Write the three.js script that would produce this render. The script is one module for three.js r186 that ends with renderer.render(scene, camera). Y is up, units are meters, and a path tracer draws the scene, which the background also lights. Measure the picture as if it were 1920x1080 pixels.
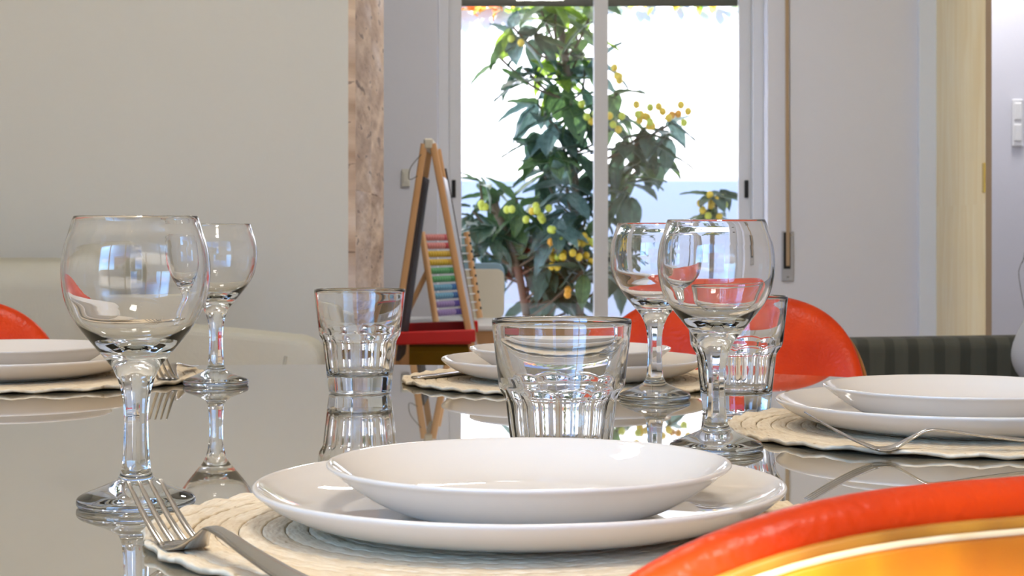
import * as THREE from 'three';
import { mergeGeometries, toCreasedNormals } from 'three/addons/utils/BufferGeometryUtils.js';
import { RoundedBoxGeometry } from 'three/addons/geometries/RoundedBoxGeometry.js';
import { ImprovedNoise } from 'three/addons/math/ImprovedNoise.js';
import { RectAreaLightUniformsLib } from 'three/addons/lights/RectAreaLightUniformsLib.js';
import { Sky } from 'three/addons/objects/Sky.js';

// ---------------------------------------------------------------- camera, sky, sun, exposure
const scene = new THREE.Scene();
const camera = new THREE.PerspectiveCamera(18.59, 1920 / 1080, 0.05, 200);
camera.position.set(0, 0.91, 0);
camera.lookAt(0, 0.91, -10);
camera.setViewOffset(1920, 1080, 0, 102, 1920, 1080);   // level camera, lens shifted down
camera.focus = 1.25;
camera.userData.fStop = 30;
scene.add(camera);

RectAreaLightUniformsLib.init();
const renderer = new THREE.WebGLRenderer({ antialias: true });
renderer.toneMapping = THREE.LinearToneMapping;
renderer.toneMappingExposure = 0.96;
renderer.shadowMap.enabled = true;

const sunDir = new THREE.Vector3(-0.62, 0.62, 0.76).normalize();
const sky = new Sky();
sky.scale.setScalar(400);
sky.material.uniforms.turbidity.value = 3;
sky.material.uniforms.rayleigh.value = 0.4;
sky.material.uniforms.mieCoefficient.value = 0.004;
sky.material.uniforms.mieDirectionalG.value = 0.8;
sky.material.uniforms.sunPosition.value.copy(sunDir);
scene.add(sky);
scene.environmentIntensity = 1.75;

const sun = new THREE.DirectionalLight(new THREE.Color(1.0, 0.94, 0.86), 22);
sun.position.copy(sunDir).multiplyScalar(25);
sun.target.position.set(0, 0, -3);
sun.castShadow = true;
sun.shadow.mapSize.set(2048, 2048);
Object.assign(sun.shadow.camera, { left: -12, right: 12, top: 12, bottom: -12, near: 1, far: 60 });
scene.add(sun, sun.target);

// ---------------------------------------------------------------- helpers
let seed = 20240611;
const rnd = () => { seed |= 0; seed = (seed + 0x6D2B79F5) | 0; let t = Math.imul(seed ^ (seed >>> 15), 1 | seed); t = (t + Math.imul(t ^ (t >>> 7), 61 | t)) ^ t; return ((t ^ (t >>> 14)) >>> 0) / 4294967296; };
const rr = (a, b) => a + (b - a) * rnd();
const noise = new ImprovedNoise();
const fbm = (x, y, z = 0, o = 4) => { let s = 0, a = 0.5; for (let i = 0; i < o; i++) { s += a * noise.noise(x, y, z + i * 7.3); x *= 2.03; y *= 2.03; a *= 0.5; } return s; };
const V = (x, y, z) => new THREE.Vector3(x, y, z);
const taken = {};
function numbered(n) { if (!(n in taken)) { taken[n] = 0; return n; } taken[n]++; return n + '_' + String(taken[n]).padStart(3, '0'); }
function shade(o) { o.traverse((c) => { if (c.isMesh) { c.castShadow = true; c.receiveShadow = true; } }); return o; }
function mesh(name, geo, mat, parent) { const m = new THREE.Mesh(geo, mat); m.name = name; m.castShadow = m.receiveShadow = true; if (parent) parent.add(m); return m; }
function tag(o, label, category, group) { o.userData.label = label; o.userData.category = category; if (group) o.userData.group = group; return o; }
function thing(name, label, category, pos = [0, 0, 0], turn = 0, group) {
  const g = new THREE.Group(); g.name = numbered(name); g.position.set(...pos); g.rotation.y = turn; scene.add(g); return tag(g, label, category, group);
}
function single(name, geo, mat, label, category, pos = [0, 0, 0], turn = 0, group) {
  const m = mesh(numbered(name), geo, mat, scene); m.position.set(...pos); m.rotation.y = turn; return tag(m, label, category, group);
}
function copyOf(src, label, pos, turn = 0) { const c = src.clone(); c.name = numbered(src.name.replace(/_\d{3}$/, '')); c.userData = { ...src.userData, label }; c.position.set(...pos); c.rotation.set(0, turn, 0); scene.add(c); return c; }
function structure(name, geo, mat) { const m = mesh(name, geo, mat, scene); m.userData.kind = 'structure'; return m; }
function structGroup(name, pos = [0, 0, 0]) { const g = new THREE.Group(); g.name = name; g.position.set(...pos); g.userData.kind = 'structure'; scene.add(g); return g; }
function box(x0, x1, y0, y1, z0, z1) {   // uv in metres
  const g = new THREE.BoxGeometry(x1 - x0, y1 - y0, z1 - z0); g.translate((x0 + x1) / 2, (y0 + y1) / 2, (z0 + z1) / 2);
  const p = g.attributes.position, n = g.attributes.normal, uv = g.attributes.uv;
  for (let i = 0; i < p.count; i++) {
    const ax = Math.abs(n.getX(i)), ay = Math.abs(n.getY(i));
    if (ax > 0.5) uv.setXY(i, p.getZ(i), p.getY(i)); else if (ay > 0.5) uv.setXY(i, p.getX(i), p.getZ(i)); else uv.setXY(i, p.getX(i), p.getY(i));
  }
  return g;
}
function rbox(w, h, d, r, x = 0, y = 0, z = 0, seg = 3) { const g = new RoundedBoxGeometry(w, h, d, seg, r); g.translate(x, y, z); return g; }
function tube(pts, r, seg = 16, rad = 8) { return new THREE.TubeGeometry(new THREE.CatmullRomCurve3(pts), seg, r, rad, false); }
// surface of revolution; profile of [radius, height]; mod(theta, y, r) may change the radius; closed when the profile starts and ends on the axis
function revolve(profile, segs, mod) {
  const n = profile.length, pos = [], idx = [], uv = [];
  let s = 0;
  for (let j = 0; j < n; j++) {
    if (j) s += Math.hypot(profile[j][0] - profile[j - 1][0], profile[j][1] - profile[j - 1][1]);
    for (let i = 0; i < segs; i++) {
      const t = (i / segs) * Math.PI * 2, r = mod ? mod(t, profile[j][1], profile[j][0], j) : profile[j][0];
      pos.push(r * Math.cos(t), profile[j][1], r * Math.sin(t)); uv.push(t * 0.1, s);
    }
  }
  for (let j = 0; j < n - 1; j++) for (let i = 0; i < segs; i++) {
    const a = j * segs + i, b = j * segs + (i + 1) % segs, c = a + segs, d = b + segs;
    idx.push(a, c, b, b, c, d);
  }
  const g = new THREE.BufferGeometry();
  g.setAttribute('position', new THREE.Float32BufferAttribute(pos, 3)); g.setAttribute('uv', new THREE.Float32BufferAttribute(uv, 2)); g.setIndex(idx); g.computeVertexNormals();
  return g;
}
function smooth(pts, n) { return new THREE.CatmullRomCurve3(pts.map(([r, y]) => V(r, y, 0)), false, 'centripetal').getPoints(n).map((p) => [Math.max(p.x, 0), p.y]); }
// loft along a path: stations { p, w (half width), t (half thickness), side } with a superelliptic section; up is worked out from the path
function loft(stations, sides = 10, power = 2.6) {
  const n = stations.length, pos = [], idx = [], uv = [];
  for (let j = 0; j < n; j++) {
    const st = stations[j], a = stations[Math.max(0, j - 1)].p, b = stations[Math.min(n - 1, j + 1)].p;
    const dir = b.clone().sub(a).normalize(), side = (st.side ?? V(0, 0, 1)).clone().normalize(), up = side.clone().cross(dir).normalize();
    for (let i = 0; i < sides; i++) {
      const t = (i / sides) * Math.PI * 2, c = Math.cos(t), s = Math.sin(t);
      const cx = Math.sign(c) * Math.abs(c) ** (2 / power), sy = Math.sign(s) * Math.abs(s) ** (2 / power);
      const q = st.p.clone().addScaledVector(side, cx * st.w).addScaledVector(up, sy * st.t);
      pos.push(q.x, q.y, q.z); uv.push(i / sides * 0.02, st.p.x);
    }
  }
  for (let j = 0; j < n - 1; j++) for (let i = 0; i < sides; i++) { const a = j * sides + i, b = j * sides + (i + 1) % sides; idx.push(a, a + sides, b, b, a + sides, b + sides); }
  for (const [row, flip] of [[0, false], [n - 1, true]]) { const c0 = pos.length / 3, p = stations[row].p; pos.push(p.x, p.y, p.z); uv.push(0, 0); for (let i = 0; i < sides; i++) { const a = row * sides + i, b = row * sides + (i + 1) % sides; flip ? idx.push(a, c0, b) : idx.push(a, b, c0); } }
  const g = new THREE.BufferGeometry();
  g.setAttribute('position', new THREE.Float32BufferAttribute(pos, 3)); g.setAttribute('uv', new THREE.Float32BufferAttribute(uv, 2)); g.setIndex(idx); g.computeVertexNormals();
  return g;
}

// ---------------------------------------------------------------- textures and materials
function tex(w, h, fn, srgb = true, rx = 1, ry = 1) {
  const d = new Uint8Array(w * h * 4);
  for (let y = 0; y < h; y++) for (let x = 0; x < w; x++) { const c = fn(x / w, y / h), i = (y * w + x) * 4; for (let k = 0; k < 3; k++) d[i + k] = Math.max(0, Math.min(255, c[k] * 255)); d[i + 3] = 255; }
  const t = new THREE.DataTexture(d, w, h, THREE.RGBAFormat);
  t.wrapS = t.wrapT = THREE.RepeatWrapping; t.magFilter = THREE.LinearFilter; t.minFilter = THREE.LinearMipmapLinearFilter; t.generateMipmaps = true;
  if (srgb) t.colorSpace = THREE.SRGBColorSpace; t.repeat.set(rx, ry); t.needsUpdate = true; return t;
}
const lerp3 = (a, b, t) => a.map((v, i) => v + (b[i] - v) * t);
const hex = (h) => { const c = new THREE.Color(); c.setHex(h, THREE.LinearSRGBColorSpace); return [c.r, c.g, c.b]; };
const std = (o) => new THREE.MeshStandardMaterial(o), phys = (o) => new THREE.MeshPhysicalMaterial(o);

const plasterBump = tex(256, 256, (u, v) => { const n = 0.5 + fbm(u * 20, v * 20, 3, 3) * 0.6; return [n, n, n]; }, false, 2, 2);
const M = {};
M.wallLeft = std({ color: 0xdfddd3, roughness: 0.85, bumpMap: plasterBump, bumpScale: 0.0006 });
M.wall = std({ color: 0xe0e2ec, roughness: 0.85, bumpMap: plasterBump, bumpScale: 0.0006 });
M.ceiling = std({ color: 0xf1efe9, roughness: 0.9 });
M.floor = std({ roughness: 0.45, map: tex(512, 512, (u, v) => { const n = fbm(u * 6, v * 6, 1, 5) * 0.25; return lerp3(hex(0xb7a68e), hex(0xcdbfa8), 0.5 + n * 2); }) });
M.stone = std({
  roughness: 0.75, bumpScale: 0.006,
  map: tex(512, 1024, (u, v) => { const a = fbm(u * 2.2, v * 13 + u * 3, 2, 5), b = fbm(u * 6, v * 34, 9, 3), k = 0.5 + a * 1.3 + b * 0.5; let c = lerp3(hex(0xb79a82), hex(0xeed6bc), Math.max(0, Math.min(1, k))); c = lerp3(c, hex(0xe6d8d2), Math.max(0, Math.min(1, fbm(u * 1.5 + 4, v * 7, 5, 4) * 2.4))); return b > 0.26 ? lerp3(c, hex(0x5c463c), 0.45) : c; }),
  bumpMap: tex(256, 512, (u, v) => { const n = 0.5 + fbm(u * 4, v * 22, 4, 4); return [n, n, n]; }, false),
});
M.white = std({ color: 0xe9ebee, roughness: 0.35 });
M.trim = std({ color: 0xe6eefc, roughness: 0.4 });
M.alu = std({ color: 0xdfe1e6, roughness: 0.3 });
M.black = std({ color: 0x0d0e10, roughness: 0.5 });
M.pane = phys({ color: 0xffffff, transmission: 1, thickness: 0, roughness: 0, ior: 1.5 });
M.shutter = std({ color: 0x26332b, roughness: 0.6 });
M.glass = phys({ color: 0xffffff, transmission: 1, thickness: 0.01, roughness: 0, ior: 1.5, attenuationColor: new THREE.Color(0.78, 0.91, 1.0), attenuationDistance: 0.14 });
M.ceramic = phys({ color: 0xe9e0d3, roughness: 0.6, specularIntensity: 0.2, clearcoat: 1, clearcoatRoughness: 0.02 });
M.steel = std({ color: 0xc9c6c2, metalness: 1, roughness: 0.17 });
M.tableTop = phys({ color: 0x9c927c, roughness: 0.02, ior: 1.52, clearcoat: 1, clearcoatRoughness: 0.01 });
M.tableEdge = phys({ color: 0xa6b3a8, roughness: 0.1, clearcoat: 1 });
const fibre = (u, v, k) => fbm(u * 12, v * 64, k, 3) + 0.6 * fbm(u * 40 + v * 20, v * 90, k + 2, 2);
const strawMap = (k) => tex(512, 512, (u, v) => { const a = fibre(u, v, k), b = fbm(u * 8, v * 8, k + 4, 3); const c = lerp3(hex(0xd8bd94), hex(0xfaeacd), Math.max(0, Math.min(1, 0.66 + a * 0.6 + b * 0.4))); return a < -0.42 ? lerp3(c, hex(0x9a7748), 0.4) : c; });
const strawBump = tex(512, 512, (u, v) => { const n = 0.5 + fibre(u, v, 11) * 0.8; return [n, n, n]; }, false);
M.straw = [11, 23].map((k) => std({ color: 0xffffff, roughness: 0.85, map: strawMap(k), bumpMap: strawBump, bumpScale: 0.0005 }));
const leatherBump = tex(256, 256, (u, v) => { const n = 0.5 + fbm(u * 40, v * 40, 8, 3) * 0.7; return [n, n, n]; }, false, 3, 3);
M.leather = phys({
  roughness: 0.34, bumpMap: leatherBump, bumpScale: 0.0006, specularIntensity: 0.5,
  map: tex(256, 256, (u, v) => lerp3(hex(0xbb2d04), hex(0xda4006), Math.max(0, Math.min(1, 0.55 + fbm(u * 5, v * 5, 4, 4) * 1.4)))),
});
const woodMap = (a, b, su, sv, s) => tex(256, 512, (u, v) => { const n = fbm(u * su, v * sv, s, 4), g = Math.sin((u * 9 + n * 2.5) * 6.28) * 0.18; return lerp3(hex(a), hex(b), Math.max(0, Math.min(1, 0.5 + n * 0.8 + g))); });
M.chairWood = phys({ roughness: 0.4, clearcoat: 0.3, clearcoatRoughness: 0.3, map: woodMap(0xb5640a, 0xd8840f, 6, 2, 3) });
M.chairEdge = phys({ roughness: 0.45, clearcoat: 0.2, clearcoatRoughness: 0.3, map: woodMap(0x9a5e18, 0xc08327, 6, 2, 21) });
M.plyEdge = std({ roughness: 0.55, map: woodMap(0xe6c48c, 0xf6e3bd, 8, 3, 6) });
M.darkWood = std({ roughness: 0.5, map: woodMap(0x5a3415, 0x7d4b1f, 6, 2, 9) });
M.beech = std({ roughness: 0.5, map: woodMap(0xd39a63, 0xe9bd8a, 6, 2, 12) });
M.doorWood = phys({ roughness: 0.32, clearcoat: 0.5, clearcoatRoughness: 0.2, map: woodMap(0xf0d48e, 0xfdeec0, 10, 1.2, 15) });
M.brass = std({ color: 0xe0bb4a, metalness: 1, roughness: 0.25 });
const weave = tex(256, 256, (u, v) => { const n = 0.5 + 0.25 * Math.sin(u * 6.28 * 64) * Math.sin(v * 6.28 * 64) + fbm(u * 30, v * 30, 2, 2) * 0.3; return [n, n, n]; }, false, 4, 4);
M.sofa = std({ color: 0xcbc8b6, roughness: 0.95, bumpMap: weave, bumpScale: 0.001 });
M.bench = std({ roughness: 0.95, bumpMap: weave, bumpScale: 0.001, map: tex(512, 128, (u, v) => { const n = fbm(u * 40, v * 6, 6, 3) * 0.25, s = Math.sin(u * 6.28 * 10 + fbm(u * 8, v * 2, 1, 2)) > 0.25 ? 1 : 0; return lerp3(hex(0x56564a), hex(0x414138), s * 0.8 + n); }, true, 1.7, 1) });
M.cushion = std({ color: 0xbfc2c6, roughness: 0.95, bumpMap: weave, bumpScale: 0.001 });
M.strap = std({ color: 0xb29a7e, roughness: 0.9 });
M.red = std({ color: 0xd0140f, roughness: 0.4 });
M.mustard = std({ color: 0xa08018, roughness: 0.8 });
M.slate = std({ color: 0x4a4548, roughness: 0.7 });
M.whiteboard = std({ color: 0xcfcbd4, roughness: 0.3 });
M.cream = std({ color: 0xd9d2bf, roughness: 0.5 });
M.toyBlue = std({ color: 0x8fb0c6, roughness: 0.5 });
M.garden = std({ color: 0xe2e1e6, roughness: 0.9, bumpMap: plasterBump, bumpScale: 0.002 });
M.paving = std({ color: 0xd6cfc2, roughness: 0.9 });
M.bark = std({ color: 0x6b5a48, roughness: 0.9 });
M.twig = std({ color: 0x2b2622, roughness: 0.8 });
const leafMap = (a, b, s) => tex(64, 256, (u, v) => { const rib = Math.abs(u - 0.5) < 0.03 ? 0.5 : 0, side = 0.12 * Math.sin((v * 14 + Math.abs(u - 0.5) * 5) * 6.28); return lerp3(hex(a), hex(b), Math.max(0, Math.min(1, 0.35 + rib + side + fbm(u * 4, v * 6, s, 3)))); });
M.leaf = [[0x35503c, 0x5a7a60], [0x48683c, 0x7a9a55], [0x4c6a62, 0x86a29a], [0x86a830, 0xc0dc50]].map(([a, b], i) => phys({ side: THREE.DoubleSide, roughness: 0.42, transmission: i === 3 ? 0.5 : 0.3, thickness: 0, map: leafMap(a, b, i * 3 + 1) }));
M.fruit = [std({ color: 0xe8c53a, roughness: 0.5 }), std({ color: 0xe3a02c, roughness: 0.5 }), std({ color: 0xc8cf4a, roughness: 0.5 })];
M.lampGlow = std({ color: 0xffffff, emissive: new THREE.Color(1, 0.95, 0.89), emissiveIntensity: 12 });
M.lampBody = std({ color: 0xe6e4df, roughness: 0.4 });

// ---------------------------------------------------------------- the room
const T = 0.75;                                  // table height
{
  structure('floor', mergeGeometries([box(-3.4, 3.1, -0.12, 0, -6.25, 1.3), box(1.2, 3.1, -0.12, 0, -7.1, -6.25)]), M.floor);
  structure('ceiling', mergeGeometries([box(-3.4, 3.1, 2.65, 2.8, -6.25, 2.1), box(1.2, 3.1, 2.65, 2.8, -7.1, -6.25)]), M.ceiling);
  const L = -0.2545, R = 0.8727;
  structure('wall_far', mergeGeometries([box(-3.4, L, 0, 2.65, -6.25, -6), box(L, R, 2.1, 2.65, -6.25, -6), box(R, 1.449, 0, 2.65, -6.25, -6), box(1.449, 2.3, 2.1, 2.65, -6.25, -6), box(2.3, 3.1, 0, 2.65, -6.25, -6)]), M.wall);
  structure('wall_left', box(-3.4, -3.3, 0, 2.65, -6, 1.3), M.wallLeft);
  structure('wall_right', box(3.0, 3.1, 0, 2.65, -6, 1.3), M.wall);
  structure('wall_partition', box(-3.3, -0.335, 0, 2.65, -4.39, -3.6), M.wallLeft);
  structure('wall_end_cladding', box(-0.335, -0.32, 0, 2.65, -4.39, -3.6), M.stone);
  structure('wall_back', mergeGeometries([box(-3.3, -2.6, 0, 2.65, 1.1, 1.3), box(0.7, 3, 0, 2.65, 1.1, 1.3), box(-2.6, 0.7, 2.3, 2.65, 1.1, 1.3), box(-2.6, 0.7, 0, 0.08, 1.1, 1.3)]), M.wallLeft);
  structure('wall_hall', mergeGeometries([box(1.2, 3.1, 0, 2.65, -7.1, -7.0), box(1.2, 1.3, 0, 2.65, -7.0, -6.25), box(3.0, 3.1, 0, 2.65, -7.0, -6.25)]), M.wall);
  structure('trim_1', rbox(0.067, 2.12, 0.03, 0.004, 1.4155, 1.06, -5.99), M.trim);
  structure('trim_2', rbox(0.985, 0.067, 0.03, 0.004, 1.875, 2.15, -5.99), M.trim);
  structure('trim_3', rbox(0.067, 2.12, 0.03, 0.004, 2.3335, 1.06, -5.99), M.trim);
  structure('baseboard_far', mergeGeometries([box(-3.3, L, 0, 0.08, -6, -5.985), box(R, 1.38, 0, 0.08, -6, -5.985)]), M.white);

  // garden window of two sliding sashes behind the table
  const w = structGroup('window_1', [0, 0, -6.16]);
  mesh('window_frame', mergeGeometries([box(L, L + 0.035, 0, 2.1, -0.05, 0.05), box(R - 0.035, R, 0, 2.1, -0.05, 0.05), box(L, R, 2.06, 2.1, -0.05, 0.05), box(L, R, 0, 0.05, -0.05, 0.05)]), M.alu, w);
  const sash = (x0, x1, z) => {
    const s = mesh('sash', mergeGeometries([box(x0, x0 + 0.048, 0.05, 2.06, z - 0.018, z + 0.018), box(x1 - 0.048, x1, 0.05, 2.06, z - 0.018, z + 0.018), box(x0, x1, 0.05, 0.12, z - 0.018, z + 0.018), box(x0, x1, 2.0, 2.06, z - 0.018, z + 0.018),
      box(x0 + 0.008, x0 + 0.014, 0.05, 2.06, z + 0.018, z + 0.022), box(x1 - 0.014, x1 - 0.008, 0.05, 2.06, z + 0.018, z + 0.022)]), M.alu, w);
    mesh('pane', box(x0 + 0.046, x1 - 0.046, 0.11, 2.01, z - 0.001, z + 0.001), M.pane, s);
    return s;
  };
  const s1 = sash(L + 0.03, 0.334, 0.022), s2 = sash(0.286, R - 0.03, -0.022);
  mesh('handle_recess', rbox(0.014, 0.062, 0.008, 0.003, L + 0.052, 1.066, 0.043), M.black, s1);
  mesh('handle_recess', rbox(0.014, 0.062, 0.008, 0.003, R - 0.052, 1.066, 0.0), M.black, s2);

  // roller shutter half lowered outside the window
  const sh = thing('roller_shutter', 'dark green roller shutter lowered across the top of the garden window', 'shutter', [0, 0, -6.235]);
  for (let k = 0; k < 9; k++) mesh('slat', rbox(R - L - 0.02, 0.044, 0.012, 0.004, (L + R) / 2, 1.737 + k * 0.045, 0), M.shutter, sh);

  // patio window behind the camera
  const p = structGroup('window_2', [0, 0, 1.2]);
  mesh('window_frame', mergeGeometries([box(-2.6, -2.54, 0.08, 2.3, -0.04, 0.04), box(0.64, 0.7, 0.08, 2.3, -0.04, 0.04), box(-2.6, 0.7, 2.24, 2.3, -0.04, 0.04), box(-2.6, 0.7, 0.08, 0.14, -0.04, 0.04), box(-1.54, -1.47, 0.08, 2.3, -0.03, 0.03), box(-0.44, -0.37, 0.08, 2.3, -0.03, 0.03)]), M.alu, p);
  for (const [a, b] of [[-2.54, -1.54], [-1.47, -0.44], [-0.37, 0.64]]) mesh('pane', box(a, b, 0.14, 2.24, -0.001, 0.001), M.pane, p);

  // shutter strap with its winder
  const st = thing('shutter_strap', 'tan shutter strap running down the wall into a grey winder plate', 'strap', [0.9345, 0, -5.999]);
  mesh('winder_plate', rbox(0.042, 0.17, 0.008, 0.003, 0.005, 0.833, 0.003), std({ color: 0xb5b6bb, roughness: 0.4, metalness: 0.4 }), st);
  mesh('slot', rbox(0.024, 0.124, 0.004, 0.002, 0.002, 0.852, 0.0085), M.black, st);
  mesh('webbing', loft([V(0.002, 2.45, 0.012), V(0.001, 1.8, 0.013), V(0.002, 1.2, 0.014), V(0.004, 0.92, 0.0145), V(0.005, 0.8, 0.0105)].map((q) => ({ p: q, w: 0.0065, t: 0.0012, side: V(1, 0, 0) })), 8), M.strap, st);
  const screw = new THREE.CylinderGeometry(0.004, 0.004, 0.003, 10); screw.rotateX(Math.PI / 2);
  mesh('screw', screw.clone().translate(0.005, 0.762, 0.008), M.steel, st); mesh('screw', screw.clone().translate(0.016, 0.905, 0.008), M.steel, st);

  // interior door standing open, seen along its face
  const d = thing('wooden_door', 'pale yellow varnished wooden door standing open at the right', 'door', [1.449, 0, -5.98], 0);
  d.rotation.y = -0.028;
  mesh('leaf', box(-0.008, 0.008, 0.01, 2.06, 0, 0.7), M.doorWood, d);
  mesh('edge_strip', box(-0.0085, 0.0085, 0.01, 2.06, 0.7, 0.706), M.strap, d);
  mesh('latch_plate', rbox(0.004, 0.09, 0.03, 0.0015, -0.009, 1.078, 0.68), M.brass, d);
  for (const y of [0.25, 1.75]) mesh('hinge', rbox(0.012, 0.09, 0.012, 0.004, -0.02, y, 0.0), M.brass, d);

  // light switches
  const sw = thing('light_switch', 'white double light switch on the wall past the open door', 'switch', [2.008, 1.35, -6.995]);
  mesh('switch_frame', rbox(0.044, 0.19, 0.012, 0.012, 0, 0, 0.004), M.white, sw);
  for (const y of [0.045, -0.04]) mesh('rocker', rbox(0.03, 0.07, 0.014, 0.006, 0, y, 0.008), phys({ color: 0xeef0f2, roughness: 0.08, clearcoat: 1 }), sw);
  const s3 = thing('light_switch', 'small pale switch plate on the wall left of the toy easel', 'switch', [-0.362, 1.1, -5.997]);
  mesh('switch_frame', rbox(0.028, 0.06, 0.01, 0.003, 0, 0, 0.003), M.wallLeft, s3); mesh('rocker', rbox(0.018, 0.034, 0.01, 0.003, 0, 0, 0.006), M.wallLeft, s3);
}

// ---------------------------------------------------------------- ceiling lamps (out of frame; they make the highlights on the plates)
function ceilingLamp(x, z, w, d, label, power) {
  const g = thing('ceiling_lamp', label, 'lamp', [x, 2.65, z], 0);
  mesh('lamp_body', rbox(w + 0.03, 0.05, d + 0.03, 0.01, 0, -0.027, 0), M.lampBody, g);
  mesh('diffuser', box(-w / 2, w / 2, -0.058, -0.0525, -d / 2, d / 2), M.lampGlow, g);
  const l = new THREE.RectAreaLight(new THREE.Color(1, 0.95, 0.89), power, w, d); l.position.set(0, -0.065, 0); l.rotation.x = -Math.PI / 2; g.add(l);
}
ceilingLamp(-0.72, -1.9, 0.24, 0.24, 'square white ceiling lamp above the dining table', 34);
ceilingLamp(0.2, 0.2, 0.34, 0.34, 'square white ceiling lamp near the patio window', 52);
ceilingLamp(1.9, -6.6, 0.25, 0.25, 'small square ceiling lamp in the hall past the door', 62);
ceilingLamp(0.2, -4.6, 0.3, 0.3, 'square white ceiling lamp between dining table and garden window', 50);

// ---------------------------------------------------------------- dining table
{
  const t = thing('dining_table', 'oval dining table with a glossy grey glass top', 'table', [-0.23, 0, -1.412]);
  const a = 0.9, b = 0.74, n = 160, outline = (k) => { const s = new THREE.Shape(); for (let i = 0; i < n; i++) { const q = i / n * Math.PI * 2; const x = (a - k) * Math.cos(q), y = (b - k) * Math.sin(q); i ? s.lineTo(x, y) : s.moveTo(x, y); } s.closePath(); return s; };
  const top = new THREE.ExtrudeGeometry(outline(0.0015), { depth: 0.007, bevelEnabled: true, bevelThickness: 0.0015, bevelSize: 0.0015, bevelSegments: 2, steps: 1 });
  top.rotateX(-Math.PI / 2); top.translate(0, T - 0.0085, 0);
  mesh('glass_top', top, M.tableTop, t);
  const under = new THREE.ExtrudeGeometry(outline(0.02), { depth: 0.02, bevelEnabled: false }); under.rotateX(-Math.PI / 2); under.translate(0, T - 0.0305, 0);
  mesh('under_panel', under, M.cream, t);
  mesh('pedestal', revolve(smooth([[0, 0], [0.3, 0], [0.3, 0.02], [0.12, 0.06], [0.08, 0.3], [0.09, 0.6], [0.2, 0.71], [0.2, 0.72], [0, 0.72]], 60), 48), M.white, t);
}

// ---------------------------------------------------------------- place mats: braided coils of straw
function coil(i, rings, R) {
  const pitch = R / rings, r0 = i * pitch, r1 = r0 + pitch, last = i === rings - 1;
  const braid = Math.max(5, Math.round(2 * Math.PI * (r0 + pitch / 2) / 0.013)), segs = braid * 6, pos = [], idx = [], uv = [];
  const prof = [[0, 0.0004], [0.02, 0.0029], [0.1, 0.0035], [0.5, 0.0037], [0.9, 0.0035], [0.98, 0.0029], [1, 0.0004]];
  const ph = i * 1.7;
  for (let s = 0; s < segs; s++) {
    const t = s / segs * Math.PI * 2;
    const tri = Math.abs(((t * 5.5 + Math.sin(t * 3) * 0.6) % 1 + 1) % 1 - 0.5) * 2, edge = Math.max(0, (i + 0.5) / rings - 0.82) / 0.18;
    const lift = edge * (0.0024 * tri + 0.001 * (0.5 + 0.5 * Math.sin(t * 4 + 1)));
    for (const [k, h] of prof) {
      const rough = last && k > 0.9 ? 0.0025 * noise.noise(t * 14, 1.5, 0.3) : 0;
      const r = r0 + k * pitch + rough, e2 = last ? lift * (0.6 + 0.6 * k) : lift;
      const y = h + (k > 0 && k < 1 ? 0.00022 * Math.sin(t * braid + (k - 0.5) * 5 + ph) + 0.0003 * noise.noise(r * Math.cos(t) * 90, r * Math.sin(t) * 90, 2) : 0) + e2;
      pos.push(r * Math.cos(t), y, r * Math.sin(t)); uv.push(t * (r0 + pitch / 2) * 6, (r0 + k * pitch) * 6);
    }
  }
  const m = prof.length;
  for (let s = 0; s < segs; s++) { const q = (s + 1) % segs; for (let k = 0; k < m; k++) { const k2 = (k + 1) % m, a = s * m + k, b = q * m + k, c = s * m + k2, d = q * m + k2; idx.push(a, c, b, b, c, d); } }
  const g = new THREE.BufferGeometry();
  g.setAttribute('position', new THREE.Float32BufferAttribute(pos, 3)); g.setAttribute('uv', new THREE.Float32BufferAttribute(uv, 2)); g.setIndex(idx); g.computeVertexNormals();
  return g;
}
const MAT_R = 0.183;
const mat0 = thing('placemat', 'round straw placemat nearest the camera, under the front plates', 'placemat', [-0.011, T, -0.945], 0.3, 'round straw placemats');
for (let i = 0; i < 15; i++) mesh('coil', coil(i, 15, MAT_R), M.straw[i % 2], mat0);
copyOf(mat0, 'round straw placemat at the right end of the table, beside the wine glass', [0.357, T, -1.42], 1.1);
copyOf(mat0, 'round straw placemat at the far side in front of the large red chair', [0.0645, T, -1.9], 2.3);
copyOf(mat0, 'round straw placemat at the far left behind the left wine glasses', [-0.52, T, -1.93], 4.1);

// ---------------------------------------------------------------- plates
const bigProf = smooth([[0, 0.0018], [0.05, 0.0018], [0.084, 0.0018], [0.087, 0.0001], [0.091, 0.0], [0.095, 0.0016], [0.108, 0.0032], [0.122, 0.0072], [0.133, 0.0126], [0.1395, 0.0172], [0.1428, 0.0205], [0.1427, 0.0219], [0.141, 0.0223], [0.137, 0.0196], [0.129, 0.0147], [0.116, 0.0095], [0.102, 0.0066], [0.085, 0.0056], [0.04, 0.0054], [0, 0.0054]], 90);
const smallProf = smooth([[0, 0.0018], [0.03, 0.0018], [0.049, 0.0018], [0.0515, 0.0001], [0.055, 0.0], [0.058, 0.0015], [0.068, 0.0045], [0.079, 0.0108], [0.0885, 0.0178], [0.095, 0.0236], [0.0986, 0.0266], [0.0985, 0.0279], [0.097, 0.0282], [0.093, 0.0252], [0.085, 0.0186], [0.074, 0.0118], [0.062, 0.0076], [0.048, 0.0061], [0.02, 0.0058], [0, 0.0058]], 90);
const bigGeo = revolve(bigProf, 128), smallGeo = revolve(smallProf.map(([r, y]) => [r * 1.1, y]), 128);
const settings = [['nearest the camera', 0.004, -0.95, 0.005, 0.002], ['at the right edge behind the sideways fork', 0.357, -1.42, 0.004, 0.0], ['before the far red chair', 0.0665, -1.9, -0.004, 0.004], ['at the far left', -0.555, -1.93, 0.005, 0.0]];
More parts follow.
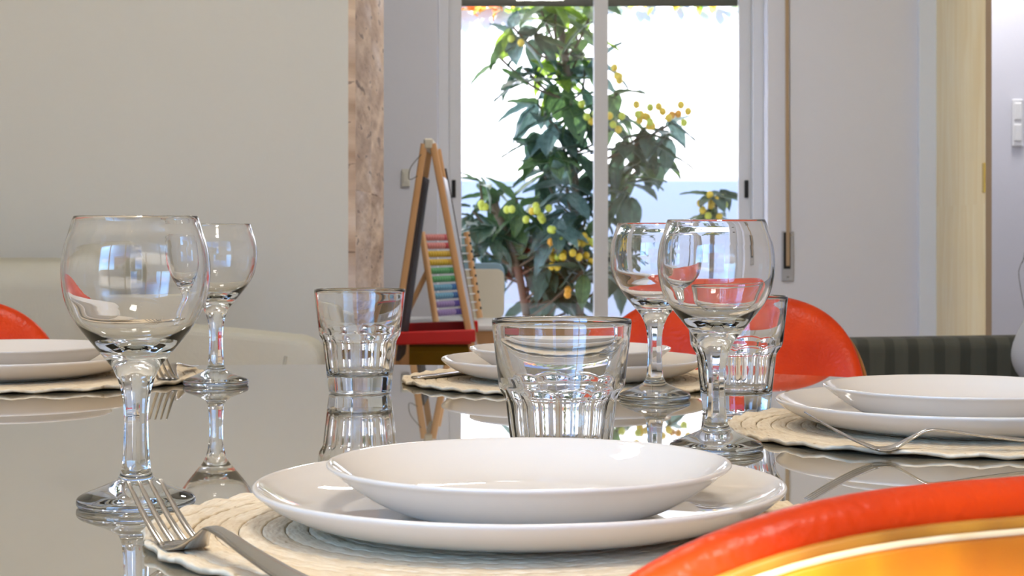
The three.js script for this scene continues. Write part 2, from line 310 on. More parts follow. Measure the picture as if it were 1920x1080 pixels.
for (const [where, x, z, ox, oz] of settings) {
  single('dinner_plate', bigGeo, M.ceramic, 'large ivory dinner plate on straw ' + where, 'plate', [x, T + 0.0041, z], 0, 'ivory dinner plates');
  single('side_plate', smallGeo, M.ceramic, 'small ivory plate stacked on another ' + where, 'plate', [x + ox, T + 0.0041 + 0.0055, z + oz], 0, 'smaller ivory plates');
}

// ---------------------------------------------------------------- cutlery
function buildFork(label, pos, turn) {   // lies along +x, handle end at 0, tips at 0.2, lowest point on y = 0
  const g = thing('fork', label, 'fork', pos, turn, 'steel forks');
  const yAt = new THREE.CatmullRomCurve3([V(0, 0.0045, 0), V(0.03, 0.0062, 0), V(0.07, 0.0105, 0), V(0.1, 0.0145, 0), V(0.113, 0.0148, 0), V(0.125, 0.009, 0), V(0.137, 0.0025, 0), V(0.147, 0.0012, 0), V(0.158, 0.0046, 0), V(0.175, 0.0125, 0), V(0.2, 0.027, 0)], false, 'centripetal');
  const at = (x) => { let lo = 0, hi = 1; for (let i = 0; i < 30; i++) { const m = (lo + hi) / 2; yAt.getPoint(m).x < x ? lo = m : hi = m; } const p = yAt.getPoint(lo); p.x = x; return p; };
  const wAt = (x) => x < 0.09 ? 0.0085 - 0.045 * x + (x < 0.006 ? (x - 0.006) * 0.8 : 0) : x < 0.12 ? 0.0044 - (x - 0.09) * 0.02 : Math.min(0.0118, 0.0038 + ((x - 0.12) / 0.022) ** 1.3 * 0.008);
  const st = []; for (let i = 0; i <= 44; i++) { const x = 0.0005 + i / 44 * 0.152; st.push({ p: at(x), w: wAt(x), t: x < 0.1 ? 0.0012 : 0.0011 }); }
  mesh('handle', loft(st, 14), M.steel, g);
  for (const k of [-1.5, -0.5, 0.5, 1.5]) {
    const ts = []; for (let i = 0; i <= 12; i++) { const u = i / 12, x = 0.15 + u * 0.05, p = at(x); p.z = k * 0.0062 * (1 - 0.06 * u); ts.push({ p, w: 0.0019 - 0.0009 * u ** 2, t: 0.0011 - 0.0005 * u ** 3 }); }
    mesh('tine', loft(ts, 8), M.steel, g);
  }
  return g;
}
const yawTo = (x0, z0, x1, z1) => Math.atan2(-(z1 - z0), x1 - x0);
const MT = T + 0.0043;
{
  const f = buildFork('steel fork lying left of the front plates, tines pointing away', [-0.083, MT, -0.747], yawTo(-0.083, -0.747, -0.192, -0.916));
  copyOf(f, 'steel fork lying sideways in front of the right-hand plates', [0.411, MT, -1.262], Math.PI);
  copyOf(f, 'steel fork on the far left mat, tines towards the camera', [-0.365, MT, -2.014], -Math.PI / 2);
  const k = thing('knife', 'steel knife at the far mat, its end poking out left of the plates', 'knife', [-0.103, MT + 0.0018, -1.88], yawTo(-0.103, -1.88, -0.02, -2.0), 'steel knives');
  const ks = []; for (let i = 0; i <= 20; i++) { const x = i / 20 * 0.085; ks.push({ p: V(x, 0, 0), w: 0.0065 + 0.0025 * Math.sin(i / 20 * 3.1), t: 0.0018 }); }
  mesh('handle', loft(ks, 12), M.steel, k);
  const kb = []; for (let i = 0; i <= 16; i++) { const u = i / 16; kb.push({ p: V(0.084 + u * 0.085, 0.0001, 0.001 * Math.sin(u * 3)), w: 0.0085 * Math.sqrt(Math.max(0.02, 1 - u ** 5)), t: 0.0009 }); }
  mesh('blade', loft(kb, 10), M.steel, k);
  const k2 = copyOf(k, 'steel knife tucked against the right rim of the front plates', [0.118, MT + 0.0018, -0.79], Math.PI / 2 - 0.16);
}

// ---------------------------------------------------------------- wine glasses
{
  const out = smooth([[0.0, 0.0008], [0.02, 0.0008], [0.032, 0.0], [0.0342, 0.0012], [0.0345, 0.0035], [0.0335, 0.0055], [0.028, 0.0082], [0.019, 0.0118], [0.0118, 0.0155], [0.0098, 0.0178], [0.0088, 0.0205]], 44);
  const stem = smooth([[0.0084, 0.0215], [0.0076, 0.028], [0.0069, 0.042], [0.0070, 0.056], [0.0082, 0.066], [0.0102, 0.0735], [0.0135, 0.0808]], 26);
  const bowl = smooth([[0.0150, 0.0828], [0.0185, 0.087], [0.0255, 0.0955], [0.033, 0.105], [0.0385, 0.114], [0.0415, 0.123], [0.0433, 0.137], [0.0419, 0.151], [0.0391, 0.16], [0.036, 0.1698], [0.0354, 0.1702], [0.0349, 0.1696], [0.0377, 0.16], [0.0404, 0.151], [0.0417, 0.137], [0.0397, 0.123], [0.0365, 0.1145], [0.031, 0.106], [0.023, 0.0985], [0.013, 0.0938], [0.006, 0.0925], [0.0, 0.0922]], 84);
  const prof = [...out, ...stem, ...bowl];
  const facet = (t, y, r) => { const k = y > 0.021 && y < 0.082 ? Math.min(1, (y - 0.021) / 0.004, (0.082 - y) / 0.012) : 0; if (!k || r < 0.004) return r; const n = 8, q = ((t / (2 * Math.PI / n)) % 1) - 0.5; const f = Math.cos(Math.PI / n) / Math.cos(q * 2 * Math.PI / n); return r * (1 + k * (f * 1.03 - 1)); };
  const geo = revolve(prof, 96, facet);
  const spots = [[-0.2211, -1.035, 'large clear wine glass at the front left, nearest the camera'], [-0.3127, -1.859, 'clear wine glass at the far left, behind the front left glass'], [0.1505, -1.297, 'clear wine glass standing right of the front plates, before a tumbler'], [0.138, -1.7, 'clear wine glass farther back, before the red chair and far plates']];
  for (const [x, z, l] of spots) single('wine_glass', geo, M.glass, l, 'wine glass', [x, T + 0.0002, z], 0.2, 'clear wine glasses');
}
// ---------------------------------------------------------------- tumblers with cut arches
{
  const body = (y) => 0.0322 + (0.0448 - 0.0322) * (y / 0.104) ** 0.9 + 0.0012;
  const cut = (y) => y < 0.05 ? 0.0301 + 0.0055 * (y / 0.05) : 0.0356 + 0.007 * ((y - 0.05) / 0.0115) ** 1.6;
  const outer = []; outer.push([0, 0.0012], [0.018, 0.0012], [0.026, 0.0006], [0.0295, 0.0004], [0.031, 0.0012]);
  for (let i = 0; i <= 64; i++) { const y = 0.0022 + i / 64 * (0.1022 - 0.0022); outer.push([body(y), y]); }
  const inner = smooth([[0.0455, 0.1034], [0.0449, 0.104], [0.0442, 0.1034], [0.0424, 0.09], [0.0388, 0.07], [0.0355, 0.058], [0.0322, 0.046], [0.03, 0.03], [0.0282, 0.0215], [0.0245, 0.0176], [0.013, 0.0166], [0, 0.0164]], 50);
  const nO = outer.length;
  const mod = (t, y, r, j) => {
    if (j < 2) return r;
    if (j >= nO) return r;
    const n = 10, q = ((t / (2 * Math.PI / n)) % 1) - 0.5, flat = Math.cos(Math.PI / n) / Math.cos(q * 2 * Math.PI / n);
    if (j < 5) return r;
    const c = cut(y) * (1.035 * flat) * (1 + 0.02 * (0.25 - q * q)); const a = r, b = c, k = 0.0009, h = Math.max(k - Math.abs(a - b), 0) / k;
    return Math.min(a, b) - h * h * k * 0.25;
  };
  const geo = revolve([...outer, ...inner], 160, mod);
  const spots = [[-0.153, -1.77, 'arched glass tumbler at the far left beside the straw mat'], [0.0325, -1.15, 'arched glass tumbler right behind the front plates'], [0.2013, -1.578, 'arched glass tumbler at the right, behind the wine glass']];
  for (const [x, z, l] of spots) single('tumbler', geo, M.glass, l, 'tumbler', [x, T + 0.0002, z], 0.16, 'arched glass tumblers');
}

// ---------------------------------------------------------------- chairs
const BACK = { yc: 0.61, W: 0.215, H: 0.212, H2: 0.16, n: 3 };
function slab(prof, inset, nSeg = 96) {   // prof: [inset from the outline, z]; follows the curved back shape
  const pos = [], idx = [], uv = [], { yc, W, H, H2, n } = BACK;
  for (const [ins, z] of prof) for (let i = 0; i < nSeg; i++) {
    const t = i / nSeg * Math.PI * 2, c = Math.cos(t), s = Math.sin(t);
    const bx = Math.sign(c) * Math.abs(c) ** (2 / n) * W, by = Math.sign(s) * Math.abs(s) ** (2 / n) * (s > 0 ? H : H2), len = Math.hypot(bx, by), k = Math.max(0, 1 - (ins + inset[0] + (inset[1] - inset[0]) * Math.max(0, s) ** 1.5) / len);
    const x = bx * k, y = by * k;
    pos.push(x, yc + y, z + 0.75 * x * x - (y + 0.16) * 0.13); uv.push(x * 2, y * 2);
  }
  for (let j = 0; j < prof.length - 1; j++) for (let i = 0; i < nSeg; i++) { const a = j * nSeg + i, b = j * nSeg + (i + 1) % nSeg; idx.push(a, b, a + nSeg, b, b + nSeg, a + nSeg); }
  const g = new THREE.BufferGeometry();
  g.setAttribute('position', new THREE.Float32BufferAttribute(pos, 3)); g.setAttribute('uv', new THREE.Float32BufferAttribute(uv, 2)); g.setIndex(idx); g.computeVertexNormals();
  return g;
}
const padProf = [[1, 0.034], [0.16, 0.034], [0.1, 0.033], [0.06, 0.03], [0.035, 0.0265], [0.018, 0.0215], [0.007, 0.0155], [0.001, 0.0085], [0, 0.003], [0.002, -0.003], [0.007, -0.007], [0.014, -0.009], [0.05, -0.009], [1, -0.009]];
const edgeProf = [[1, -0.009], [0.004, -0.009], [0.001, -0.0095], [0, -0.0105], [0, -0.0135], [0.001, -0.0145], [0.004, -0.015], [1, -0.015]];
const plyProf = [[1, -0.015], [0.002, -0.015], [0.0004, -0.0154], [0, -0.016], [0.0004, -0.0168], [0.002, -0.0172], [1, -0.0172]];
const backProf = [[1, -0.0172], [0.006, -0.0172], [0.002, -0.0175], [0, -0.0182], [0.0015, -0.0195], [0.005, -0.0205], [0.02, -0.021], [1, -0.021]];
const chairGeo = { pad: slab(padProf, [0, 0]), rim: slab(edgeProf, [-0.004, 0.012]), ply: slab(plyProf, [-0.003, 0.0155]), back: slab(backProf, [-0.002, 0.0175]) };
function buildChair(label, pos, turn) {
  const g = thing('dining_chair', label, 'chair', pos, turn, 'red leather dining chairs');
  mesh('back_pad', chairGeo.pad, M.leather, g);
  mesh('shell_edge', chairGeo.rim, M.chairEdge, g);
  mesh('plywood_edge', chairGeo.ply, M.plyEdge, g);
  mesh('back_shell', chairGeo.back, M.chairWood, g);
  mesh('seat', rbox(0.44, 0.06, 0.42, 0.028, 0, 0.445, 0.22, 5), M.leather, g);
  mesh('seat_shell', rbox(0.43, 0.02, 0.43, 0.009, 0, 0.407, 0.21), M.chairWood, g);
  for (const [x, z] of [[-0.17, 0.03], [0.17, 0.03], [-0.17, 0.38], [0.17, 0.38]]) mesh('leg', loft([{ p: V(x, 0.4, z), w: 0.017, t: 0.017, side: V(1, 0, 0) }, { p: V(x * 1.2, 0.0, z + (z > 0.2 ? 0.03 : -0.05)), w: 0.011, t: 0.011, side: V(1, 0, 0) }], 12), M.chairWood, g);
  for (const s of [-1, 1]) mesh('back_post', loft([{ p: V(s * 0.1, 0.4, 0.0), w: 0.018, t: 0.008, side: V(1, 0, 0) }, { p: V(s * 0.1, 0.47, -0.015), w: 0.018, t: 0.008, side: V(1, 0, 0) }, { p: V(s * 0.1, 0.6, -0.032), w: 0.014, t: 0.006, side: V(1, 0, 0) }], 10), M.chairWood, g);
  return g;
}
const chair = buildChair('red leather chair seen from behind in the front right corner, wooden shell', [0.17, 0, -0.682], Math.PI + 0.42);
copyOf(chair, 'red leather chair behind the far plates, right of the garden window', [0.305, 0, -2.55], -0.45);
copyOf(chair, 'red leather chair at the left edge, behind the far left plates', [-0.828, 0, -2.43], 0.1);

// ---------------------------------------------------------------- armchair, bench
{
  const s = thing('armchair', 'pale grey-beige armchair against the left wall, low sloping arm', 'armchair', [0, 0, -3.28]);
  mesh('backrest', rbox(0.62, 0.8, 0.56, 0.05, -1.03, 0.462, 0, 4), M.sofa, s);
  const arm = (z) => {
    const sp = new THREE.Shape(); sp.moveTo(-0.8, 0.1); sp.lineTo(-0.36, 0.1); sp.quadraticCurveTo(-0.342, 0.1, -0.342, 0.13); sp.lineTo(-0.34, 0.69); sp.quadraticCurveTo(-0.342, 0.714, -0.375, 0.719); sp.lineTo(-0.57, 0.738); sp.lineTo(-0.8, 0.741); sp.closePath();
    const g = new THREE.ExtrudeGeometry(sp, { depth: 0.1, bevelEnabled: true, bevelSize: 0.012, bevelThickness: 0.012, bevelSegments: 3 }); g.translate(0, 0, z - 0.05); return g;
  };
  mesh('armrest', arm(0.2), M.sofa, s); mesh('armrest', arm(-0.2).scale(1, 0.88, 1), M.sofa, s);
  mesh('arm_seam', tube([V(-0.402, 0.12, 0.262), V(-0.4, 0.5, 0.262), V(-0.396, 0.66, 0.262), V(-0.388, 0.7, 0.262)], 0.003, 12, 6), M.sofa, s);
  mesh('seat_cushion', rbox(0.4, 0.18, 0.3, 0.04, -0.57, 0.37, 0), M.sofa, s); mesh('seat_base', rbox(0.42, 0.2, 0.4, 0.01, -0.58, 0.18, 0), M.sofa, s);
  for (const [x, z] of [[-1.28, 0.22], [-1.28, -0.22], [-0.4, 0.2], [-0.4, -0.2]]) mesh('foot', new THREE.CylinderGeometry(0.02, 0.015, 0.1, 12).translate(x, 0.05, z), M.darkWood, s);

  const b = thing('bench_sofa', 'dark grey-green striped fabric sofa back at the right', 'sofa', [0.73, 0, -4.1], 0.02);
  const back = rbox(1.9, 0.42, 0.14, 0.03, 0.97, 0.457, 0, 4); { const p = back.attributes.position, uv = back.attributes.uv; for (let i = 0; i < p.count; i++) { if (p.getY(i) > 0.6) p.setY(i, p.getY(i) + 0.012 * (p.getX(i) - 0.1)); uv.setXY(i, p.getX(i), p.getY(i)); } back.computeVertexNormals(); }
  mesh('backrest', back, M.bench, b);
  mesh('seat_cushion', rbox(1.9, 0.16, 0.6, 0.03, 0.97, 0.36, 0.36, 4), M.bench, b); mesh('seat_base', rbox(1.88, 0.2, 0.64, 0.01, 0.97, 0.18, 0.3), M.bench, b);
  for (const [x, z] of [[0.1, 0.55], [1.84, 0.55], [0.1, 0.02], [1.84, 0.02]]) mesh('foot', new THREE.CylinderGeometry(0.02, 0.015, 0.085, 12).translate(x, 0.0425, z), M.darkWood, b);
  // pillow leaning on the bench
  const pg = new THREE.SphereGeometry(1, 40, 28); { const p = pg.attributes.position; for (let i = 0; i < p.count; i++) { const x = p.getX(i), y = p.getY(i), z = p.getZ(i), sq = (v) => Math.sign(v) * Math.abs(v) ** 0.55; const m = Math.max(Math.abs(x), Math.abs(y)); p.setXYZ(i, sq(x) * 0.19, sq(y) * 0.13, z * 0.075 * (1 - 0.25 * m)); } pg.computeVertexNormals(); }
  const pl = single('throw_pillow', pg, M.cushion, 'light grey throw pillow on the striped sofa at the right edge', 'pillow', [1.275, 0.635, -3.8]); pl.rotation.set(-0.1, 0.02, -0.5, 'YXZ');
  // vase with dry stems just outside the frame
  const v = thing('floor_vase', 'tall dark vase of dry stems whose thin tips droop in at the right edge', 'vase', [1.42, 0, -4.5]);
  mesh('vase_body', revolve(smooth([[0, 0], [0.09, 0], [0.11, 0.15], [0.1, 0.4], [0.05, 0.6], [0.06, 0.66], [0.054, 0.66], [0.044, 0.6], [0.08, 0.38], [0, 0.1]], 50), 32), std({ color: 0x3a3733, roughness: 0.5 }), v);
  mesh('stem', tube([V(0, 0.3, 0), V(-0.02, 0.7, 0), V(-0.06, 0.86, 0.0), V(-0.1, 0.86, 0.01), V(-0.126, 0.82, 0.01), V(-0.122, 0.77, 0.01), V(-0.112, 0.72, 0.01)], 0.0008, 40, 6), M.twig, v);
  mesh('stem', tube([V(0, 0.3, 0), V(-0.03, 0.75, 0), V(-0.085, 0.9, 0.02), V(-0.112, 0.87, 0.02), V(-0.12, 0.835, 0.02)], 0.0006, 30, 6), M.twig, v);
}

// ---------------------------------------------------------------- children's corner by the window
{
  const e = thing('toy_easel', 'wooden children\'s easel with a red tray, standing before the garden window', 'easel', [0, 0, 0]);
  const z0 = -4.9, z1 = -5.22, ax = -0.2325, ay = 1.16;
  const Lf = V(-0.405, 0, 0), Rf = V(-0.01, 0, 0);
  for (const [z, n] of [[z0, 'near'], [z1, 'far']]) for (const [f, s] of [[Lf, -1], [Rf, 1]]) {
    mesh('leg', loft([{ p: V(ax + s * 0.012, ay, z), w: 0.009, t: 0.0095, side: V(0, 0, 1) }, { p: V(ax + s * 0.012 + (f.x - ax) * 0.5, ay / 2, z), w: 0.009, t: 0.0095, side: V(0, 0, 1) }, { p: V(f.x, 0, z), w: 0.009, t: 0.0095, side: V(0, 0, 1) }], 12, 5), M.beech, e);
  }
  const board = (s, f, mat, name) => {
    const g = box(-0.006, 0.006, -0.26, 0.26, z1 + 0.011, z0 - 0.011), a = V(ax + s * 0.012, ay, 0), b = V(f.x, 0, 0), mid = a.clone().lerp(b, 0.3), ang = Math.atan2(b.x - a.x, a.y - b.y);
    g.rotateZ(ang); g.translate(mid.x + 0.007, mid.y, 0); return mesh(name, g, mat, e);
  };
  board(-1, Lf, M.slate, 'chalkboard'); const wb = board(1, Rf, M.whiteboard, 'whiteboard');
  { const a = V(ax + 0.012, ay, 0), b = V(Rf.x, 0, 0), d = b.clone().sub(a).normalize(), o = V(d.y, -d.x, 0).multiplyScalar(-0.013), p0 = a.clone().addScaledVector(d, 0.06).add(o), p1 = a.clone().addScaledVector(d, 0.6).add(o); mesh('board_trim', tube([V(p0.x, p0.y, z1), V(p1.x, p1.y, z1)], 0.003, 2, 6), M.slate, wb); }
  mesh('top_hinge', rbox(0.026, 0.03, 0.34, 0.006, ax, ay, (z0 + z1) / 2), M.cream, e);
  mesh('cord', tube([V(ax - 0.02, 1.13, z0 + 0.012), V(ax - 0.05, 1.09, z0 + 0.02), V(ax - 0.052, 1.06, z0 + 0.02), V(ax - 0.03, 1.07, z0 + 0.013)], 0.0012, 20, 5), M.slate, e);
  // red tray
  const tr = new THREE.Group(); tr.name = 'tray'; e.add(tr);
  mesh('tray_floor', rbox(0.2, 0.008, 0.34, 0.003, -0.212, 0.606, (z0 + z1) / 2), M.red, tr);
  const lip = rbox(0.222, 0.036, 0.012, 0.005, 0, 0, 0); lip.rotateZ(0.035);
  mesh('tray_lip', lip.clone().translate(-0.212, 0.623, z0 + 0.022), M.red, tr); mesh('tray_lip', lip.clone().translate(-0.212, 0.63, z1 - 0.01), M.red, tr);

  // low white table
  const t = thing('play_table', 'low white children\'s table with wooden apron by the window', 'table', [0, 0, 0]);
  mesh('table_top', rbox(0.78, 0.02, 0.52, 0.006, 0.02, 0.625, -5.58), M.white, t);
  mesh('apron', mergeGeometries([box(-0.34, 0.38, 0.575, 0.615, -5.36, -5.34), box(-0.34, 0.38, 0.575, 0.615, -5.82, -5.8), box(-0.34, -0.32, 0.575, 0.615, -5.8, -5.36), box(0.36, 0.38, 0.575, 0.615, -5.8, -5.36)]), M.beech, t);
  for (const x of [-0.33, 0.37]) for (const z of [-5.35, -5.81]) mesh('leg', loft([{ p: V(x, 0.6, z), w: 0.018, t: 0.018, side: V(1, 0, 0) }, { p: V(x, 0, z), w: 0.015, t: 0.015, side: V(1, 0, 0) }], 12, 5), M.beech, t);
  // mustard storage box standing on a white low shelf beneath
  const c = thing('storage_box', 'mustard storage box under the red tray and white play table', 'box', [-0.02, 0, -5.58]);
  mesh('box_body', rbox(0.62, 0.2, 0.3, 0.012, 0, 0.46, 0), M.mustard, c); mesh('box_rim', rbox(0.635, 0.02, 0.315, 0.006, 0, 0.553, 0), M.mustard, c);
  const sh = thing('low_shelf', 'low white shelf board under the mustard storage box', 'shelf', [-0.02, 0, -5.58]);
  mesh('shelf_top', rbox(0.64, 0.02, 0.36, 0.005, 0, 0.349, 0), M.white, sh); for (const x of [-0.29, 0.29]) mesh('shelf_side', rbox(0.02, 0.339, 0.34, 0.004, x, 0.1695, 0), M.white, sh);

  // abacus: leaning frame, ten rods, ten beads a rod
  const ab = thing('abacus', 'wooden abacus with rainbow coloured beads on the play table', 'abacus', [-0.232, 0.636, -5.38]);
  const u = V(0.13, 0, -0.25), nrm = V(-0.25, 0, -0.13).normalize(), lean = 0.05, H = 0.275;
  const pt = (a, h, off = 0) => V(0, h, 0).addScaledVector(u, a).addScaledVector(nrm, lean * h / H + off);
  for (const a of [0, 1]) {
    const rail = mesh('rail', loft([0, 0.5, 1].map((k) => ({ p: pt(a, 0.004 + k * H), w: 0.009, t: 0.008, side: u.clone() })), 12, 5), M.beech, ab);
    if (a) for (let k = 0; k < 10; k++) { const h = 0.03 + (9 - k) * 0.0258 + 0.006; const s = new THREE.SphereGeometry(0.0045, 10, 8); const p = pt(1, h, -0.008); s.translate(p.x, p.y, p.z); mesh('rod_end', s, M.black, rail); }
  }
  mesh('support_strut', loft([{ p: pt(0.04, 0.17, 0.0), w: 0.008, t: 0.007, side: u.clone() }, { p: pt(0.04, 0.006, 0.12), w: 0.008, t: 0.007, side: u.clone() }], 10, 5), M.beech, ab);
  const cols = [[0xd98a84, 0xc9545a], [0xd98a84, 0xb93a40], [0xd9b62a, 0xcaa41c], [0xd9b62a, 0xc49a14], [0x5fa86c, 0x2f8a4a], [0x5fa86c, 0x2f8a4a], [0x6fa8c4, 0x2368a8], [0x6fa8c4, 0x1f5c9c], [0x9a84b8, 0x4a3490], [0x9a84b8, 0x432c86]];
  const beadGeo = revolve(smooth([[0.002, -0.0078], [0.007, -0.0072], [0.0102, -0.003], [0.0102, 0.003], [0.007, 0.0072], [0.002, 0.0078]], 8), 12); const q = new THREE.Quaternion().setFromUnitVectors(V(0, 1, 0), u.clone().normalize());
  cols.forEach(([c1, c2], k) => {
    const h = 0.03 + (9 - k) * 0.0258, a = pt(0, h), b = pt(1, h), rod = mesh('rod', tube([a, b], 0.0022, 2, 8), M.white, ab);
    const m1 = std({ color: c1, roughness: 0.4 }), m2 = std({ color: c2, roughness: 0.4 });
    for (let i = 0; i < 10; i++) { const bead = mesh('bead', beadGeo, i < 7 ? m1 : m2, rod); bead.position.copy(a).lerp(b, 0.07 + i * 0.0565); bead.quaternion.copy(q); }
  });

  // cream toy board
  const tb = thing('toy_board', 'small cream rounded board with blue top edge behind the abacus', 'toy', [-0.1, 0.636, -5.76]);
  const rs = (w, h, r) => { const s = new THREE.Shape(); s.moveTo(-w + r, 0); s.lineTo(w - r, 0); s.quadraticCurveTo(w, 0, w, r); s.lineTo(w, h - r); s.quadraticCurveTo(w, h, w - r, h); s.lineTo(-w + r, h); s.quadraticCurveTo(-w, h, -w, h - r); s.lineTo(-w, r); s.quadraticCurveTo(-w, 0, -w + r, 0); return s; };
  mesh('front_panel', new THREE.ExtrudeGeometry(rs(0.072, 0.155, 0.025), { depth: 0.012, bevelEnabled: true, bevelSize: 0.003, bevelThickness: 0.003 }), M.cream, tb);
  mesh('back_panel', new THREE.ExtrudeGeometry(rs(0.072, 0.175, 0.03), { depth: 0.012, bevelEnabled: true, bevelSize: 0.003, bevelThickness: 0.003 }).translate(0, 0, -0.022), M.toyBlue, tb);
}

// ---------------------------------------------------------------- outside: courtyard, garden wall, plants
{
  structure('ground_courtyard', box(-8, 8, -0.3, -0.16, -12, -6.25), M.paving);
  structure('wall_garden', box(-8, 8, -0.16, 2.02, -8.8, -8.6), M.garden);
  structure('ground_terrace', box(-60, 60, -0.3, -0.16, 1.3, 80), M.paving);
  const leafGeos = [0, 1, 2].map((v) => {
    const nl = 10, nw = 4, pos = [], uv = [], idx = [], Ln = 1, curl = [0.25, 0.4, 0.12][v];
    for (let j = 0; j <= nl; j++) for (let i = 0; i <= nw; i++) {
      const t = j / nl, s = i / nw * 2 - 1, w = 0.21 * Math.sin(Math.PI * Math.min(1, t ** 0.8 * 0.985 + 0.015)) ** 0.85;
      pos.push(s * w, 0.05 * Math.abs(s) - curl * t * t + 0.012 * Math.sin(t * 22) * Math.abs(s), t * Ln); uv.push(i / nw, t);
    }
    for (let j = 0; j < nl; j++) for (let i = 0; i < nw; i++) { const a = j * (nw + 1) + i; idx.push(a, a + nw + 1, a + 1, a + 1, a + nw + 1, a + nw + 2); }
    const g = new THREE.BufferGeometry(); g.setAttribute('position', new THREE.Float32BufferAttribute(pos, 3)); g.setAttribute('uv', new THREE.Float32BufferAttribute(uv, 2)); g.setIndex(idx); g.computeVertexNormals(); return g;
  });
  const fruitGeo = new THREE.SphereGeometry(0.0145, 12, 9); fruitGeo.scale(1, 1.12, 1);
  const D = 7.25, S = 3300 / D;
  function plant(label, base, trunkPts, whorls, fruits, group) {
    const g = thing('loquat_tree', label, 'tree', [0, 0, 0]);
    if (trunkPts) mesh('trunk', tube(trunkPts, 0.016, 40, 8), M.bark, g);
    for (const [x, y, n, kind, size = 1] of whorls) {
      const c = V(x, y, -D + rr(-0.22, 0.22));
      let near = base; if (trunkPts) { let best = 9; for (const p of new THREE.CatmullRomCurve3(trunkPts).getPoints(30)) { const d = Math.hypot(p.x - c.x, (p.y - (c.y - 0.16)) * 1.2); if (d < best) { best = d; near = p; } } }
      mesh('branch', tube([near.clone(), near.clone().lerp(c, 0.5).add(V(rr(-0.02, 0.02), -0.03, rr(-0.03, 0.03))), c], 0.0055, 10, 6), M.bark, g);
      const off = rnd() * 6.28;
      const m = Math.round(n * 1.3);
      for (let k = 0; k < m; k++) {
        const a = off + k * 2.399, pitch = rr(-0.25, 0.95) + (k < 2 ? -0.7 : 0), len = rr(0.13, 0.2) * size;
        const lf = mesh('leaf', leafGeos[Math.floor(rnd() * 3)], M.leaf[kind === 3 ? (k < n * 0.6 ? 3 : 1) : rnd() < 0.1 ? 1 : kind], g);
        lf.scale.set(len * rr(0.9, 1.15), len, len); lf.position.copy(c).add(V(rr(-0.015, 0.015), rr(-0.05, 0.03), rr(-0.015, 0.015)));
        lf.rotation.set(pitch, a, rr(-0.3, 0.3), 'YXZ');
      }
    }
    for (const [x, y, n, kind = 0] of fruits) for (let k = 0; k < n; k++) { const f = mesh('fruit', fruitGeo, M.fruit[rnd() < 0.2 ? 2 : kind], g); f.position.set(x + rr(-0.036, 0.036), y + rr(-0.036, 0.036), -D + 0.24 + rr(-0.05, 0.03)); }
    return g;
  }
  // x, y of each whorl in metres on the garden side
  const X = (px) => (px - 960) / S, Y = (py) => 0.91 + (438 - py) / S;
  const w = (list) => list.map(([px, py, n, kind, size]) => [X(px), Y(py), n, kind, size]);
  const f = (list) => list.map(([px, py, n, kind]) => [X(px), Y(py), n, kind]);
  const tree = w([[1040, 30, 7, 3], [1060, 20, 5, 3], [1015, 25, 5, 3], [1000, 62, 6, 0], [1090, 90, 5, 3], [962, 60, 4, 2], [1035, 95, 7, 3], [1082, 55, 6, 3], [1105, 35, 5, 3], [985, 125, 7, 0], [1045, 135, 7, 3], [1100, 120, 7, 2], [938, 112, 3, 3], [1010, 190, 7, 2], [1070, 190, 6, 1], [1110, 215, 7, 0], [1040, 235, 7, 2], [1000, 262, 6, 0], [1032, 290, 7, 1], [1080, 282, 7, 0], [1112, 318, 7, 0], [1022, 330, 7, 0], [1060, 352, 7, 2], [1105, 380, 7, 0], [1150, 215, 6, 1], [1168, 270, 7, 0], [1208, 250, 7, 0], [1248, 238, 6, 2], [1190, 310, 7, 1], [1236, 288, 6, 0], [1156, 175, 4, 1], [1172, 352, 6, 0], [1146, 330, 7, 0]]);
  plant('tall loquat tree with yellow fruit and large leaves outside the window', null, [V(X(1085), -0.16, -D), V(X(1088), 0.4, -D), V(X(1084), 0.9, -D + 0.02), V(X(1072), 1.3, -D), V(X(1062), 1.6, -D - 0.02), V(X(1050), 1.78, -D)], tree,
    f([[972, 95, 2], [1098, 218, 4], [1150, 235, 4], [1154, 150, 4], [1196, 216, 5], [1214, 228, 3], [1228, 214, 3], [1280, 208, 2], [1255, 232, 3, 1], [1206, 235, 2]]));
  const bush = w([[900, 342, 4, 1], [925, 362, 5, 1], [885, 395, 7, 0], [935, 415, 7, 0], [975, 392, 7, 1], [1002, 430, 7, 0], [955, 462, 7, 0], [1040, 425, 7, 2], [1082, 455, 7, 0], [1030, 492, 7, 0], [1090, 505, 7, 0], [988, 505, 7, 0, 1.25], [1062, 540, 7, 0], [1150, 455, 6, 0], [1155, 520, 6, 0], [905, 462, 7, 0], [870, 440, 6, 2], [1020, 540, 5, 0, 1.2], [1060, 400, 6, 2], [960, 430, 6, 1], [1010, 465, 6, 0], [1060, 490, 6, 0], [925, 440, 6, 0], [1095, 420, 6, 1], [970, 372, 4, 1], [1145, 490, 6, 0], [1040, 470, 5, 1]]);
  plant('dense low loquat bush full of yellow fruit behind the abacus', V(X(1000), -0.16, -D), [V(X(1000), -0.16, -D + 0.05), V(X(1000), 0.3, -D + 0.05), V(X(985), 0.6, -D + 0.05), V(X(960), 0.85, -D + 0.03), V(X(925), 1.03, -D)], bush,
    f([[958, 407, 2], [1000, 398, 5, 2], [1012, 408, 3], [1043, 440, 6, 1], [1048, 472, 7], [1045, 486, 4], [1076, 470, 4], [1106, 447, 5], [1104, 490, 4], [900, 385, 3, 2], [1075, 545, 2, 1]]));
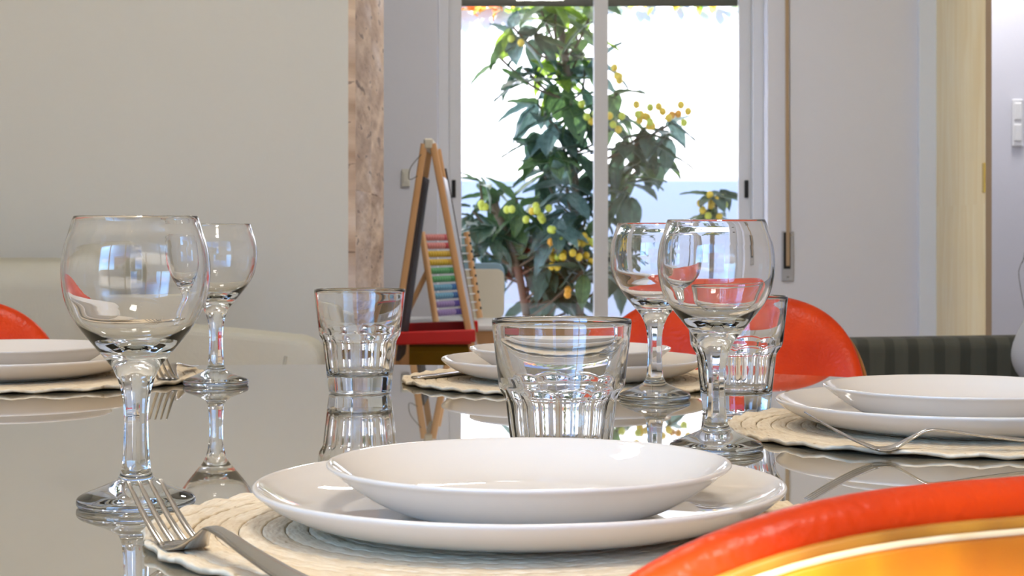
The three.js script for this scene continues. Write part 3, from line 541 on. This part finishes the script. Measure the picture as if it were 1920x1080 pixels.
  plant('small leafy sprig with yellow fruit by the right window stile', V(X(1328), -0.16, -D), [V(X(1325), -0.16, -D), V(X(1326), 0.5, -D), V(X(1332), 0.9, -D), V(X(1335), 1.06, -D)], w([[1332, 372, 6, 0, 0.85], [1322, 402, 6, 1, 0.8]]), f([[1324, 366, 2], [1346, 370, 4], [1320, 394, 3], [1308, 385, 2]]));
  // flowering creeper along the top of the garden wall
  const cr = thing('flowering_creeper', 'orange and yellow flowering creeper along the top of the garden wall', 'creeper', [0, 2.015, -8.58]);
  const petals = [0xe07a2a, 0xe8b23a, 0xb9c24a, 0xd86a4a].map((c) => std({ color: c, roughness: 0.7, side: THREE.DoubleSide }));
  mesh('vine', tube([V(-0.6, 0.03, 0), V(0, 0.045, 0.02), V(0.7, 0.035, 0), V(1.3, 0.04, 0.02)], 0.008, 30, 6), M.bark, cr);
  for (let k = 0; k < 190; k++) {
    const part = k < 60 ? 0 : k < 140 ? 1 : 2, x = part === 0 ? rr(-0.32, -0.06) : part === 1 ? rr(-0.08, 0.42) : rr(0.4, 1.2), green = part === 0 ? rnd() < 0.15 : rnd() < 0.6;
    const m = mesh(green ? 'leaf' : 'flower', leafGeos[k % 3], green ? M.leaf[3] : petals[part === 0 ? [0, 1, 0, 3][k % 4] : 1 + (k % 2)], cr), s = rr(0.035, 0.065);
    m.scale.set(s * 1.7, s, s); m.position.set(x, rr(-0.03, 0.06) + (part === 2 ? 0.02 : 0), rr(0.0, 0.05)); m.rotation.set(rr(-0.8, 1.0), rr(-1.4, 1.4), 0, 'YXZ');
  }

  // white neighbour house behind the camera: mirrored in the glasses
  const h = thing('neighbour_house', 'white neighbouring house across the terrace, mirrored in the wine glasses', 'house', [-3.2, -0.16, 13]);
  mesh('house_wall', box(-2.6, 2.6, 0, 4.4, 0, 5), M.garden, h); mesh('roof', box(-2.8, 2.8, 4.4, 4.6, -0.2, 5.2), M.stone, h);
  for (const x of [-1.4, 1.2]) mesh('house_window', box(x - 0.5, x + 0.5, 1.2, 2.6, -0.03, 0.02), M.slate, h);
  const hg = new THREE.BoxGeometry(2.7, 3.4, 1, 30, 34, 10); { const p = hg.attributes.position; for (let i = 0; i < p.count; i++) { const x = p.getX(i), y = p.getY(i), z = p.getZ(i), k = 1 + 0.05 * noise.noise(x * 3, y * 3, z * 3); p.setXYZ(i, x * k + 0.12 * noise.noise(x * 5, y * 5, 1), y * k + 0.15 * noise.noise(x * 4, 3, z * 4), z * k + 0.2 * noise.noise(x * 5, y * 5, 7)); } hg.computeVertexNormals(); }
  single('hedge', hg, std({ color: 0x3d4f34, roughness: 0.9 }), 'tall dark evergreen hedge across the terrace behind the camera', 'hedge', [0.25, 1.5, 9]);
  structure('wall_terrace', mergeGeometries([box(-10, -1.3, -0.16, 1.3, 9, 9.2), box(1.8, 10, -0.16, 1.3, 9, 9.2)]), M.garden);
}
shade(scene);
renderer.render(scene, camera);
